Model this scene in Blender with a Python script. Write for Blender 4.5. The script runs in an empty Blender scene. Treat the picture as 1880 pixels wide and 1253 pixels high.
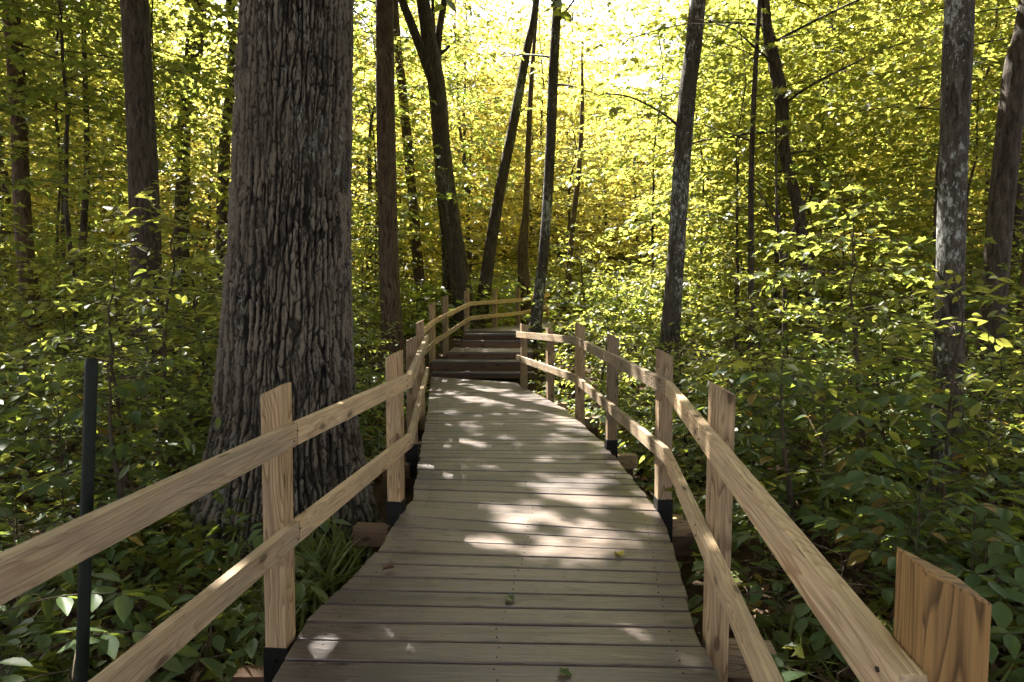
import bpy, bmesh, math, random
import numpy as np
from mathutils import Vector, Matrix

C = bpy.context.scene.collection
scn = bpy.context.scene
R = math.radians
random.seed(4)
RNG = np.random.default_rng(11)

# ------------------------------------------------------------------ camera
CAM_H = 1.40
PITCH = math.atan(88.5 / 1253.0)
cam_d = bpy.data.cameras.new('camera')
cam_d.sensor_width = 36.0
cam_d.lens = 24.0
cam_d.clip_start = 0.05
cam_d.clip_end = 600
cam = bpy.data.objects.new('camera', cam_d)
C.objects.link(cam)
cam.location = (0, 0, CAM_H)
cam.rotation_euler = (R(90) - PITCH, 0, 0)
scn.camera = cam

# ------------------------------------------------------------------ light
SUN_AZ = R(34)      # left of the viewing direction
SUN_EL = R(52)
SD = Vector((-math.sin(SUN_AZ) * math.cos(SUN_EL), math.cos(SUN_AZ) * math.cos(SUN_EL), math.sin(SUN_EL)))
world = bpy.data.worlds.new('World')
scn.world = world
world.use_nodes = True
wn = world.node_tree
sky = wn.nodes.new('ShaderNodeTexSky')
sky.sky_type = 'NISHITA'
sky.sun_disc = False
sky.sun_elevation = SUN_EL
sky.sun_rotation = -SUN_AZ
sky.air_density = 1.0
sky.dust_density = 2.5
bg = wn.nodes['Background']
bg.inputs['Strength'].default_value = 0.058
hs = wn.nodes.new('ShaderNodeHueSaturation'); hs.inputs['Saturation'].default_value = .35      # thin bright cloud
tn = wn.nodes.new('ShaderNodeMix'); tn.data_type = 'RGBA'; tn.blend_type = 'MULTIPLY'; tn.inputs[0].default_value = 1.0
tn.inputs[7].default_value = (1.06, 1.0, .98, 1)
wn.links.new(sky.outputs[0], hs.inputs['Color']); wn.links.new(hs.outputs[0], tn.inputs[6]); wn.links.new(tn.outputs[2], bg.inputs['Color'])
sl = bpy.data.lights.new('sun', 'SUN')
sl.energy = 5.0
sl.angle = R(0.5)
sl.color = (1.0, 0.94, 0.85)
so = bpy.data.objects.new('sun', sl)
C.objects.link(so)
so.rotation_euler = SD.to_track_quat('Z', 'Y').to_euler()
scn.view_settings.view_transform = 'Standard'
scn.view_settings.look = 'None'
scn.view_settings.exposure = 3.1
scn.view_settings.gamma = 1.0
scn.render.engine = 'CYCLES'
scn.cycles.max_bounces = 8
scn.cycles.diffuse_bounces = 6
scn.cycles.use_adaptive_sampling = True
scn.cycles.adaptive_threshold = .03
scn.cycles.glossy_bounces = 2
scn.cycles.transmission_bounces = 4
scn.cycles.caustics_reflective = False
scn.cycles.caustics_refractive = False
scn.cycles.use_denoising = True

# ------------------------------------------------------------------ measuring helpers
F = 1253.0
CP, SP = math.cos(PITCH), math.sin(PITCH)
def ray(px, py):
    u, v = (px - 940) / F, -(py - 626.5) / F
    return Vector((u, CP + SP * v, -SP + CP * v))
def at_depth(px, py, y):
    d = ray(px, py); k = y / d.y
    return Vector((d.x * k, y, CAM_H + d.z * k))
def at_height(px, py, z):
    d = ray(px, py); k = (z - CAM_H) / d.z
    return Vector((d.x * k, d.y * k, z))

def sst(a, b, x):
    t = np.clip((x - a) / (b - a), 0, 1)
    return t * t * (3 - 2 * t)
def ground_z(x, y):
    x = np.asarray(x, float); y = np.asarray(y, float)
    z = -0.34 + 0.80 * sst(10, 15, y) + 1.2 * sst(15, 40, y) + 3.0 * sst(35, 90, y)
    z = z + 0.10 * np.sin(x * 0.55 + 1.3) * np.cos(y * 0.4) * sst(1.6, 4.5, np.abs(x)) + 0.05 * np.sin(x * 1.7 + y * 1.1) * sst(1.4, 3, np.abs(x))
    z = z - 0.25 * sst(3, 9, x) * (1 - sst(8, 14, y))
    return z
def gz(x, y): return float(ground_z(x, y))

# ------------------------------------------------------------------ materials
def new_mat(name):
    m = bpy.data.materials.new(name); m.use_nodes = True
    nt = m.node_tree; nt.nodes.clear()
    out = nt.nodes.new('ShaderNodeOutputMaterial')
    return m, nt, out
def N(nt, t, **kw):
    n = nt.nodes.new(t)
    for k, v in kw.items():
        if k.startswith('_'): setattr(n, k[1:], v)
    return n
def L(nt, a, b): nt.links.new(a, b)
def ramp(nt, fac, stops):
    r = nt.nodes.new('ShaderNodeValToRGB')
    el = r.color_ramp.elements
    while len(el) > 1: el.remove(el[-1])
    el[0].position = stops[0][0]; el[0].color = (*stops[0][1], 1)
    for p, c in stops[1:]:
        e = el.new(p); e.color = (*c, 1)
    L(nt, fac, r.inputs[0]); return r.outputs[0]
def math_n(nt, op, a, b=None, clamp=False):
    m = nt.nodes.new('ShaderNodeMath'); m.operation = op; m.use_clamp = clamp
    for i, v in enumerate((a, b)):
        if v is None: continue
        if isinstance(v, (int, float)): m.inputs[i].default_value = v
        else: L(nt, v, m.inputs[i])
    return m.outputs[0]
def mixc(nt, fac, a, b, mode='MIX'):
    m = nt.nodes.new('ShaderNodeMix'); m.data_type = 'RGBA'; m.blend_type = mode
    for s, v in ((m.inputs[0], fac), (m.inputs[6], a), (m.inputs[7], b)):
        if isinstance(v, (int, float)): s.default_value = v
        elif isinstance(v, tuple): s.default_value = (*v, 1)
        else: L(nt, v, s)
    return m.outputs[2]
def noise(nt, vec, scale, detail=4, rough=.5, dist=0):
    n = nt.nodes.new('ShaderNodeTexNoise')
    n.inputs['Scale'].default_value = scale; n.inputs['Detail'].default_value = detail
    n.inputs['Roughness'].default_value = rough; n.inputs['Distortion'].default_value = dist
    if vec is not None: L(nt, vec, n.inputs['Vector'])
    return n.outputs[0]
def mapping(nt, vec, scale=(1, 1, 1), loc=(0, 0, 0)):
    m = nt.nodes.new('ShaderNodeMapping'); m.inputs['Scale'].default_value = scale
    m.inputs['Location'].default_value = loc
    L(nt, vec, m.inputs['Vector']); return m.outputs[0]
def bsdf(nt, out, col, rough=.7, spec=.3):
    b = nt.nodes.new('ShaderNodeBsdfPrincipled')
    if isinstance(col, tuple): b.inputs['Base Color'].default_value = (*col, 1)
    else: L(nt, col, b.inputs['Base Color'])
    if isinstance(rough, (int, float)): b.inputs['Roughness'].default_value = rough
    else: L(nt, rough, b.inputs['Roughness'])
    b.inputs['Specular IOR Level'].default_value = spec
    L(nt, b.outputs[0], out.inputs[0]); return b
def bump(nt, b, h, dist, strength=1.0):
    n = nt.nodes.new('ShaderNodeBump'); n.inputs['Distance'].default_value = dist
    n.inputs['Strength'].default_value = strength
    L(nt, h, n.inputs['Height']); L(nt, n.outputs[0], b.inputs['Normal'])

def wood_mat(name, light, dark, grey, grey_amt, ring_contrast, rough=.75, stain=.5, moss=0.0, spec=.25, fibre=(.62, 1.12)):
    m, nt, out = new_mat(name)
    uv = N(nt, 'ShaderNodeUVMap').outputs[0]
    at = N(nt, 'ShaderNodeAttribute'); at.attribute_name = 'rnd'
    rnd = at.outputs['Fac']
    off = nt.nodes.new('ShaderNodeCombineXYZ')
    L(nt, math_n(nt, 'MULTIPLY', rnd, 37.0), off.inputs[0]); L(nt, math_n(nt, 'MULTIPLY', rnd, 13.0), off.inputs[1]); L(nt, math_n(nt, 'MULTIPLY', rnd, 91.0), off.inputs[2])
    add = nt.nodes.new('ShaderNodeVectorMath'); add.operation = 'ADD'
    L(nt, uv, add.inputs[0]); L(nt, off.outputs[0], add.inputs[1]); vec = add.outputs[0]
    n1 = noise(nt, mapping(nt, vec, (0.75, 7.5, 1)), 1.0, 2.0, .42, .3)
    rings = math_n(nt, 'FRACT', math_n(nt, 'MULTIPLY', n1, 26.0))
    ringc = ramp(nt, rings, [(0, (0, 0, 0)), (.62, (.35, .35, .35)), (.88, (1, 1, 1)), (1, (0, 0, 0))])
    fib = noise(nt, mapping(nt, vec, (3, 120, 1)), 1.0, 3, .6)
    vo = nt.nodes.new('ShaderNodeTexVoronoi'); vo.inputs['Scale'].default_value = 1.0; vo.voronoi_dimensions = '2D'
    L(nt, mapping(nt, vec, (1.9, 5.0, 1)), vo.inputs['Vector'])
    knot = ramp(nt, vo.outputs['Distance'], [(0, (1, 1, 1)), (.05, (.9, .9, .9)), (.075, (.25, .25, .25)), (.17, (0, 0, 0))])
    big = noise(nt, mapping(nt, vec, (2.2, 10, 1)), 1.0, 5, .62)
    col = mixc(nt, math_n(nt, 'MULTIPLY', ringc, ring_contrast), light, dark)
    col = mixc(nt, ramp(nt, big, [(.38, (0, 0, 0)), (.62, (grey_amt,) * 3)]), col, grey)
    col = mixc(nt, math_n(nt, 'MULTIPLY', knot, .8), col, tuple(c * .22 for c in dark))
    fm = ramp(nt, fib, [(.3, (fibre[0],) * 3), (.7, (fibre[1],) * 3)])
    col = mixc(nt, 1.0, col, fm, 'MULTIPLY')
    br = ramp(nt, rnd, [(0, (.62, .64, .68)), (.5, (.96, .95, .94)), (1, (1.32, 1.26, 1.16))])
    col = mixc(nt, 1.0, col, br, 'MULTIPLY')
    geo = N(nt, 'ShaderNodeTexCoord').outputs['Object']
    st = noise(nt, geo, 1.7, 6, .65, .4)
    col = mixc(nt, ramp(nt, st, [(.50, (0, 0, 0)), (.75, (stain,) * 3)]), col, tuple(c * .30 for c in grey))
    if moss:
        ms = noise(nt, geo, 4.3, 6, .7)
        col = mixc(nt, ramp(nt, ms, [(.55, (0, 0, 0)), (.72, (moss,) * 3)]), col, (.075, .08, .035))
    b = bsdf(nt, out, col, rough, spec)
    hh = math_n(nt, 'ADD', math_n(nt, 'MULTIPLY', fib, .8), math_n(nt, 'MULTIPLY', ringc, -.35))
    bump(nt, b, hh, .0016)
    return m

M = {}
M['rail'] = wood_mat('rail_timber', (.50, .38, .235), (.235, .135, .065), (.36, .295, .21), .6, .85, stain=.4)
M['rail_pale'] = wood_mat('pale_rail_timber', (.60, .44, .265), (.33, .195, .095), (.43, .345, .235), .6, .7, stain=.4)
M['post'] = wood_mat('post_timber', (.40, .285, .165), (.15, .080, .038), (.29, .235, .165), .45, .95, stain=.4)
M['post_dark'] = wood_mat('streaky_post_timber', (.34, .20, .075), (.06, .028, .010), (.24, .155, .07), .3, 1.0, stain=.4)
M['deck'] = wood_mat('deck_timber', (.120, .090, .074), (.030, .021, .017), (.096, .076, .067), .7, .75, rough=.42, stain=.85, moss=.08, spec=.6, fibre=(.42, 1.3))
M['riser'] = wood_mat('riser_timber', (.17, .098, .056), (.08, .044, .025), (.115, .075, .05), .6, .4, stain=.5)

def bark_mat(name, c_hi, c_lo, lichen=None, lichen_amt=.0, sc=(26, 26, 4.5), dist=.012, obj_displ=False):
    m, nt, out = new_mat(name)
    tc = N(nt, 'ShaderNodeTexCoord').outputs['Object']
    n0 = noise(nt, tc, 3.0, 2, .5)
    warp = nt.nodes.new('ShaderNodeVectorMath'); warp.operation = 'ADD'
    wv = nt.nodes.new('ShaderNodeCombineXYZ'); L(nt, math_n(nt, 'MULTIPLY', n0, .12), wv.inputs[0]); L(nt, math_n(nt, 'MULTIPLY', n0, .12), wv.inputs[1])
    L(nt, tc, warp.inputs[0]); L(nt, wv.outputs[0], warp.inputs[1])
    ridge = noise(nt, mapping(nt, warp.outputs[0], sc), 1.0, 5, .6, .6)
    fine = noise(nt, mapping(nt, tc, (90, 90, 30)), 1.0, 4, .6)
    if obj_displ:
        at = N(nt, 'ShaderNodeAttribute'); at.attribute_name = 'ridge'
        fac = math_n(nt, 'ADD', at.outputs['Fac'], math_n(nt, 'MULTIPLY', math_n(nt, 'SUBTRACT', fine, .5), .7))
        col = ramp(nt, fac, [(0.12, c_lo), (.36, tuple(v * .20 for v in c_hi)), (.58, tuple(v * .48 for v in c_hi)), (.82, tuple(v * 1.25 for v in c_hi))])
    else:
        fac = math_n(nt, 'ADD', ridge, math_n(nt, 'MULTIPLY', math_n(nt, 'SUBTRACT', fine, .5), .25))
        col = ramp(nt, fac, [(.34, c_lo), (.66, c_hi)])
    patch = noise(nt, tc, 2.2, 3, .5)
    col = mixc(nt, ramp(nt, patch, [(.4, (0, 0, 0)), (.7, (.55,) * 3)]), col, tuple(c * .5 for c in c_hi))
    if lichen:
        ln = noise(nt, mapping(nt, tc, (24, 24, 11)), 1.0, 8, .8)
        lb = noise(nt, mapping(nt, tc, (1.6, 1.6, .8)), 1.0, 2, .5)
        s = math_n(nt, 'ADD', ln, math_n(nt, 'MULTIPLY', math_n(nt, 'SUBTRACT', lb, .5), .7))
        col = mixc(nt, ramp(nt, s, [(.62 - .1 * lichen_amt, (0, 0, 0)), (.70 - .1 * lichen_amt, (.8,) * 3)]), col, lichen)
    b = bsdf(nt, out, col, .88, .2)
    h = math_n(nt, 'ADD', math_n(nt, 'MULTIPLY', fine, .3), (ridge if not obj_displ else math_n(nt, 'MULTIPLY', ridge, .3)))
    bump(nt, b, h, dist)
    return m
M['oak'] = bark_mat('oak_bark', (.125, .106, .082), (.003, .002, .0015), (.24, .25, .23), -.2, dist=.006, obj_displ=True)
M['bark'] = bark_mat('forest_bark', (.095, .076, .056), (.012, .009, .006), (.20, .22, .17), -.3, dist=.02)
M['bark_lichen'] = bark_mat('lichen_bark', (.10, .086, .068), (.014, .011, .008), (.38, .40, .38), .9, sc=(34, 34, 6), dist=.014)
M['bark_warm'] = bark_mat('warm_bark', (.135, .092, .058), (.022, .014, .009), (.22, .2, .14), -.3, dist=.02)
M['twig'] = bark_mat('twig_bark', (.10, .075, .05), (.03, .022, .014), dist=.004)

def leaf_mat(name, refl, refl2, trans, trans2, tmix=.5, rough=.42, spec=.45, old=False):
    m, nt, out = new_mat(name)
    at = N(nt, 'ShaderNodeAttribute'); at.attribute_name = 'rnd'; rnd = at.outputs['Fac']
    oi = N(nt, 'ShaderNodeObjectInfo').outputs['Random']
    mixv = math_n(nt, 'ADD', math_n(nt, 'MULTIPLY', rnd, .5), math_n(nt, 'MULTIPLY', oi, .5))
    c1 = mixc(nt, mixv, refl, refl2); c2 = mixc(nt, mixv, trans, trans2)
    if old:      # a few yellowed or browned leaves
        o_ = ramp(nt, rnd, [(.955, (0, 0, 0)), (.97, (1, 1, 1))])
        c1 = mixc(nt, o_, c1, (.24, .17, .04)); c2 = mixc(nt, o_, c2, (.4, .26, .05))
        tc = N(nt, 'ShaderNodeTexCoord').outputs['Object']
        sp_ = ramp(nt, noise(nt, tc, 60, 3, .6), [(.35, (.78, .78, .78)), (.65, (1.15, 1.15, 1.15))])
        c1 = mixc(nt, 1.0, c1, sp_, 'MULTIPLY')
    b = nt.nodes.new('ShaderNodeBsdfPrincipled')
    L(nt, c1, b.inputs['Base Color']); b.inputs['Roughness'].default_value = rough
    b.inputs['Specular IOR Level'].default_value = spec
    t = nt.nodes.new('ShaderNodeBsdfTranslucent'); L(nt, c2, t.inputs['Color'])
    ms = nt.nodes.new('ShaderNodeMixShader'); ms.inputs[0].default_value = tmix
    L(nt, b.outputs[0], ms.inputs[1]); L(nt, t.outputs[0], ms.inputs[2]); L(nt, ms.outputs[0], out.inputs[0])
    return m
M['leaf_sun'] = leaf_mat('sunlit_leaf', (.05, .08, .022), (.14, .15, .035), (.29, .34, .055), (.84, .66, .14), .64)  # maple leaf copy with the sunlit glow raised in its colour
M['leaf_mid'] = leaf_mat('maple_leaf', (.05, .085, .022), (.11, .125, .026), (.22, .31, .05), (.56, .52, .09), .55)  # darker maple leaf copy, mid-storey shade put into its colour
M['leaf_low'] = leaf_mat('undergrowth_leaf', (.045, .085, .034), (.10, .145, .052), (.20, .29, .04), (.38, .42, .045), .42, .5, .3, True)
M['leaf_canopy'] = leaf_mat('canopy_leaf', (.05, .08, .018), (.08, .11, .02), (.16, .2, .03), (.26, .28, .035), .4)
M['blade'] = leaf_mat('grass_blade', (.06, .085, .022), (.12, .14, .035), (.15, .2, .04), (.28, .3, .05), .4)
M['litter'] = leaf_mat('dead_leaf', (.10, .06, .035), (.23, .15, .095), (.10, .05, .02), (.2, .1, .04), .15, .7, .2)
M['yellow_leaf'] = leaf_mat('yellow_leaf', (.42, .36, .03), (.5, .4, .03), (.5, .42, .03), (.5, .42, .03), .4)
def plain(name, col, rough, spec=.4, metal=0):
    m, nt, out = new_mat(name)
    tc = N(nt, 'ShaderNodeTexCoord').outputs['Object']
    n = noise(nt, tc, 30, 5, .6)
    c = ramp(nt, n, [(.3, tuple(v * .7 for v in col)), (.7, tuple(v * 1.3 for v in col))])
    b = bsdf(nt, out, c, rough, spec); b.inputs['Metallic'].default_value = metal
    bump(nt, b, n, .0008)
    return m
M['black_metal'] = plain('black_bracket', (.005, .0045, .004), .6, .25)
M['pole'] = plain('dark_green_paint', (.006, .010, .007), .6, .2)
M['screw'] = plain('screw_metal', (.03, .025, .02), .5)
def ground_mat():
    m, nt, out = new_mat('forest_floor')
    tc = N(nt, 'ShaderNodeTexCoord').outputs['Object']
    n1 = noise(nt, tc, 1.1, 6, .6); n2 = noise(nt, tc, 22, 8, .7)
    vo = nt.nodes.new('ShaderNodeTexVoronoi'); vo.inputs['Scale'].default_value = 14; L(nt, tc, vo.inputs['Vector'])
    c = ramp(nt, n2, [(.3, (.022, .015, .010)), (.5, (.06, .040, .026)), (.72, (.13, .09, .06))])
    c = mixc(nt, .45, c, mixc(nt, vo.outputs['Distance'], (.09, .055, .035), (.025, .017, .011)))
    c = mixc(nt, ramp(nt, n1, [(.5, (0, 0, 0)), (.7, (.55,) * 3)]), c, (.03, .04, .014))
    b = bsdf(nt, out, c, .95, .1)
    bump(nt, b, n2, .03)
    return m
M['ground'] = ground_mat()

# ------------------------------------------------------------------ object helpers
def tag(o, label=None, cat=None, group=None, kind=None):
    if label: o['label'] = label
    if cat: o['category'] = cat
    if group: o['group'] = group
    if kind: o['kind'] = kind
    return o
def empty(name, loc, label, cat, group=None):
    o = bpy.data.objects.new(name, None); C.objects.link(o); o.location = loc
    o.empty_display_size = .2
    return tag(o, label, cat, group)
def link(name, me, mat, parent=None, local=False):
    o = bpy.data.objects.new(name, me); C.objects.link(o)
    if mat is not None and len(me.materials) == 0: me.materials.append(mat)
    if parent is not None:
        o.parent = parent
        if not local: o.location = -Vector(parent.location)    # mesh is in world coordinates
    return o
def from_arrays(name, V, loops, starts, totals, rnd=None, smooth=False):
    me = bpy.data.meshes.new(name)
    V = np.asarray(V, np.float32)
    me.vertices.add(len(V)); me.vertices.foreach_set('co', V.ravel())
    me.loops.add(len(loops)); me.loops.foreach_set('vertex_index', np.asarray(loops, np.int32))
    me.polygons.add(len(starts)); me.polygons.foreach_set('loop_start', np.asarray(starts, np.int32))
    try: me.polygons.foreach_set('loop_total', np.asarray(totals, np.int32))
    except Exception: pass
    if smooth: me.polygons.foreach_set('use_smooth', np.ones(len(starts), bool))
    me.update(calc_edges=True)
    if rnd is not None:
        a = me.attributes.new('rnd', 'FLOAT', 'FACE'); a.data.foreach_set('value', np.asarray(rnd, np.float32))
    return me

# ------------------------------------------------------------------ leaves
def mirror(half):
    """half outline (along, across>0) from base to tip, returns verts, two faces"""
    inner = [p for p in half if p[1] > 1e-6]
    V = [half[0]] + inner + [half[-1]] + [(a, -c) for a, c in inner]
    n = len(inner)
    f1 = list(range(0, n + 2))
    f2 = [0, n + 1] + [n + 1 + i for i in range(n, 0, -1)]
    return np.array(V, float), [f1, f2]
OVATE = mirror([(0, 0), (.10, .13), (.30, .25), (.55, .27), (.80, .14), (1, 0)])
LANCE = mirror([(0, 0), (.25, .13), (.5, .165), (.8, .09), (1, 0)])
MAPLE = mirror([(0, 0), (-.04, .36), (.22, .24), (.42, .52), (.58, .20), (.72, .22), (1, 0)])
KITE = mirror([(0, 0), (.15, .33), (.48, .40), (1, 0)])
BLADE = (np.array([(0, .03), (.4, .03), (.75, .02), (1, 0), (.75, -.02), (.4, -.03), (0, -.03)], float), [[0, 1, 5, 6], [1, 2, 4, 5], [2, 3, 4]])
def unit(a): return a / np.maximum(np.linalg.norm(a, axis=1, keepdims=True), 1e-9)
class Leaves:
    def __init__(s): s.P = []; s.D = []; s.Nn = []; s.S = []
    def add(s, P, D, Nn, S):
        s.P.append(P); s.D.append(D); s.Nn.append(Nn); s.S.append(S)
    def arrays(s):
        return tuple(np.concatenate(a) for a in (s.P, s.D, s.Nn, s.S))
    def mesh(s, name, shape, rng, fold=.18, droop=.22, mask_fn=None, rndv=None):
        P, D, Nn, S = s.arrays()
        if mask_fn is not None:
            k = mask_fn(P); P, D, Nn, S = P[k], D[k], Nn[k], S[k]
        D = unit(D); Cc = unit(np.cross(Nn, D)); Nn = np.cross(D, Cc)
        V2, faces = shape
        n, k = len(P), len(V2)
        a = V2[:, 0][None, :, None]; c = V2[:, 1][None, :, None]
        dr = (droop * (0.4 + rng.random((n, 1, 1)) * 1.2))
        fo = (fold * (rng.random((n, 1, 1)) * 2 - .3))
        V = P[:, None, :] + S[:, None, None] * (a * D[:, None, :] + c * Cc[:, None, :] + (fo * np.abs(c) * 1.6 - dr * a * a) * Nn[:, None, :])
        V = V.reshape(-1, 3)
        fl = np.concatenate([np.array(f) for f in faces]); tot1 = np.array([len(f) for f in faces])
        loops = (fl[None, :] + (np.arange(n) * k)[:, None]).ravel()
        totals = np.tile(tot1, n); starts = np.concatenate([[0], np.cumsum(totals)[:-1]])
        rnd = np.repeat(rng.random(n) if rndv is None else rndv, len(faces))
        return from_arrays(name, V, loops, starts, totals, rnd)

class Tubes:
    """several tapered tubes gathered into one mesh"""
    def __init__(s): s.V = []; s.L = []; s.n = 0
    def add(s, pts, rad, sides=6, wob=0, rng=None, cap=True):
        pts = np.asarray(pts, float); rad = np.asarray(rad, float); m = len(pts)
        T = np.gradient(pts, axis=0); T = unit(T)
        ref = np.array([1., 0, 0]) if abs(T[0][2]) > .7 else np.array([0, 0, 1.])
        A = unit(np.cross(T, ref[None, :])); B = np.cross(T, A)
        th = np.linspace(0, 2 * np.pi, sides, endpoint=False)
        rr = rad[:, None] * np.ones((1, sides))
        if wob and rng is not None:
            ph = rng.random(4) * 6.3
            zz = np.arange(m)[:, None] * .35
            rr = rr * (1 + wob * (np.sin(2 * th[None, :] + ph[0] + zz * .5) + .6 * np.sin(3 * th[None, :] + ph[1] - zz * .8) + .5 * np.sin(5 * th[None, :] + ph[2] + zz * 1.7)) + wob * .5 * rng.standard_normal((m, sides)))
        V = pts[:, None, :] + rr[:, :, None] * (np.cos(th)[None, :, None] * A[:, None, :] + np.sin(th)[None, :, None] * B[:, None, :])
        base = s.n
        i = np.arange(m - 1)[:, None] * sides; j = np.arange(sides)[None, :]; j2 = (j + 1) % sides
        q = np.stack([i + j, i + j2, i + sides + j2, i + sides + j], -1).reshape(-1, 4) + base
        s.V.append(V.reshape(-1, 3)); s.L.append(q); s.n += m * sides
    def mesh(s, name):
        V = np.concatenate(s.V); q = np.concatenate(s.L)
        return from_arrays(name, V, q.ravel(), np.arange(len(q)) * 4, np.full(len(q), 4), None, True)

def spline(pts, n):
    """Catmull-Rom through control points (k, dim) -> n samples"""
    pts = np.asarray(pts, float); k = len(pts)
    if k == 2: return pts[0] + (pts[1] - pts[0]) * np.linspace(0, 1, n)[:, None]
    E = np.vstack([2 * pts[0] - pts[1], pts, 2 * pts[-1] - pts[-2]])
    t = np.linspace(0, k - 1 - 1e-6, n); i = t.astype(int); f = (t - i)[:, None]
    p0, p1, p2, p3 = E[i], E[i + 1], E[i + 2], E[i + 3]
    return .5 * (2 * p1 + (p2 - p0) * f + (2 * p0 - 5 * p1 + 4 * p2 - p3) * f * f + (3 * p1 - p0 - 3 * p2 + p3) * f ** 3)

def add_branch(lv, tb, rng, p0, phi, length, rise, r0, leaf_size, twig_gap, twig_len, leaf_gap, bare=.2, jit=.38, sides=5, flat=.25):
    """one limb with a flat spray of twigs and leaves"""
    d = np.array([math.cos(phi), math.sin(phi), 0.])
    side = np.array([-d[1], d[0], 0.])
    n = 8; t = np.linspace(0, 1, n)
    wig = np.cumsum(rng.standard_normal(n) * .035 * length)
    droop = -.22 * length * t ** 2.2
    pts = p0 + d * (t * length)[:, None] + side * (wig * t)[:, None] + np.array([0, 0, 1.]) * (t * rise * length + droop)[:, None]
    tb.add(pts, r0 * (1 - .85 * t), sides)
    ntw = max(3, int(length * (1 - bare) / twig_gap))
    for k in range(ntw):
        u = bare + (1 - bare) * (k + .5 * rng.random()) / ntw
        i = min(n - 2, int(u * (n - 1))); f = u * (n - 1) - i
        b = pts[i] * (1 - f) + pts[i + 1] * f
        sg = 1 if k % 2 else -1
        ang = sg * (R(38) + R(35) * rng.random())
        dd = d * math.cos(ang) + side * math.sin(ang); dd = dd + np.array([0, 0, flat * rng.standard_normal() - .02])
        tl = twig_len * (1.15 - .75 * u) * (.6 + .7 * rng.random())
        m = max(3, int(tl / leaf_gap))
        tt = np.linspace(.12, 1, m)
        tp = b + dd * (tl * tt)[:, None] + np.array([0, 0, -.16 * tl]) * (tt ** 2)[:, None] + rng.standard_normal((m, 3)) * .015
        if tb is not None and r0 > .003:
            tb.add(np.array([b, tp[m // 2], tp[-1]]), [r0 * .22 + .0012, r0 * .12 + .001, .0008], 3)
        la = np.where(np.arange(m) % 2 == 0, 1, -1) * (R(50) + R(30) * rng.standard_normal(m))
        sd = np.array([-dd[1], dd[0], 0])
        LD = dd[None, :] * np.cos(la)[:, None] + sd[None, :] * np.sin(la)[:, None]
        LD = LD + rng.standard_normal((m, 3)) * .28; LD[:, 2] -= .12
        NN = np.array([0, 0, 1.])[None, :] + rng.standard_normal((m, 3)) * jit
        off = rng.random(m)[:, None] * .03 * unit(LD)
        lv.add(tp + off, LD, NN, leaf_size * (.65 + .6 * rng.random(m)))

def make_tree(rng, height, cb, rad, nb, trunk_r, leaf_size, twig_gap=.28, twig_len=.9, leaf_gap=.085, lean=(0, 0), rise=.25, jit=.38, shape='cone', pts=None, rads=None, trunk_sides=10, bare=.15, flat=.25):
    lv, tb = Leaves(), Tubes()
    if pts is None:
        n = 14; t = np.linspace(0, 1, n)
        w = np.cumsum(rng.standard_normal((n, 2)) * .012 * height, axis=0)
        pts = np.stack([lean[0] * t * height + w[:, 0] * t, lean[1] * t * height + w[:, 1] * t, t * height], 1)
        rads = trunk_r * (1 - .88 * t) * (1 + .35 * np.exp(-t * 22))
        tb.add(pts, rads, trunk_sides)
    else:
        pts = np.asarray(pts, float)
    zmin, zmax = pts[0][2] + cb * height, pts[0][2] + height
    ztop = pts[-1][2]
    for k in range(nb):
        u = (k + rng.random()) / nb
        z = zmin + (min(zmax, ztop) - zmin) * u * .98
        i = int(np.clip(np.searchsorted(pts[:, 2], z) - 1, 0, len(pts) - 2))
        f = (z - pts[i][2]) / max(1e-6, pts[i + 1][2] - pts[i][2])
        p = pts[i] * (1 - f) + pts[i + 1] * f
        prof = {'cone': (1 - u) ** .7 * .85 + .15, 'round': math.sqrt(max(.05, 1 - (2 * u - .8) ** 2 * .75)), 'flat': 1 - .45 * u}[shape]
        ln = rad * prof * (.7 + .5 * rng.random())
        add_branch(lv, tb, rng, p, k * 2.39996 + rng.random() * .8, ln, rise * (.5 + rng.random()), max(.004, trunk_r * .28 * (1 - .6 * u)), leaf_size, twig_gap, twig_len * min(1, .35 + ln / rad), leaf_gap, bare, jit, 4, flat)
    return lv, tb

# ------------------------------------------------------------------ ground
gx = np.concatenate([np.linspace(-150, -20, 20)[:-1], np.linspace(-20, 20, 161), np.linspace(20, 150, 20)[1:]])
gy = np.concatenate([np.linspace(-60, -4, 10)[:-1], np.linspace(-4, 30, 137), np.linspace(30, 260, 30)[1:]])
GX, GY = np.meshgrid(gx, gy)
rg = np.random.default_rng(3)
GZ = ground_z(GX, GY) + rg.standard_normal(GX.shape) * .012
nx, ny = len(gx), len(gy)
i = np.arange(ny - 1)[:, None] * nx; j = np.arange(nx - 1)[None, :]
q = np.stack([i + j, i + j + 1, i + nx + j + 1, i + nx + j], -1).reshape(-1, 4)
me = from_arrays('ground', np.stack([GX, GY, GZ], -1).reshape(-1, 3), q.ravel(), np.arange(len(q)) * 4, np.full(len(q), 4), None, True)
tag(link('ground', me, M['ground']), kind='structure')

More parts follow.
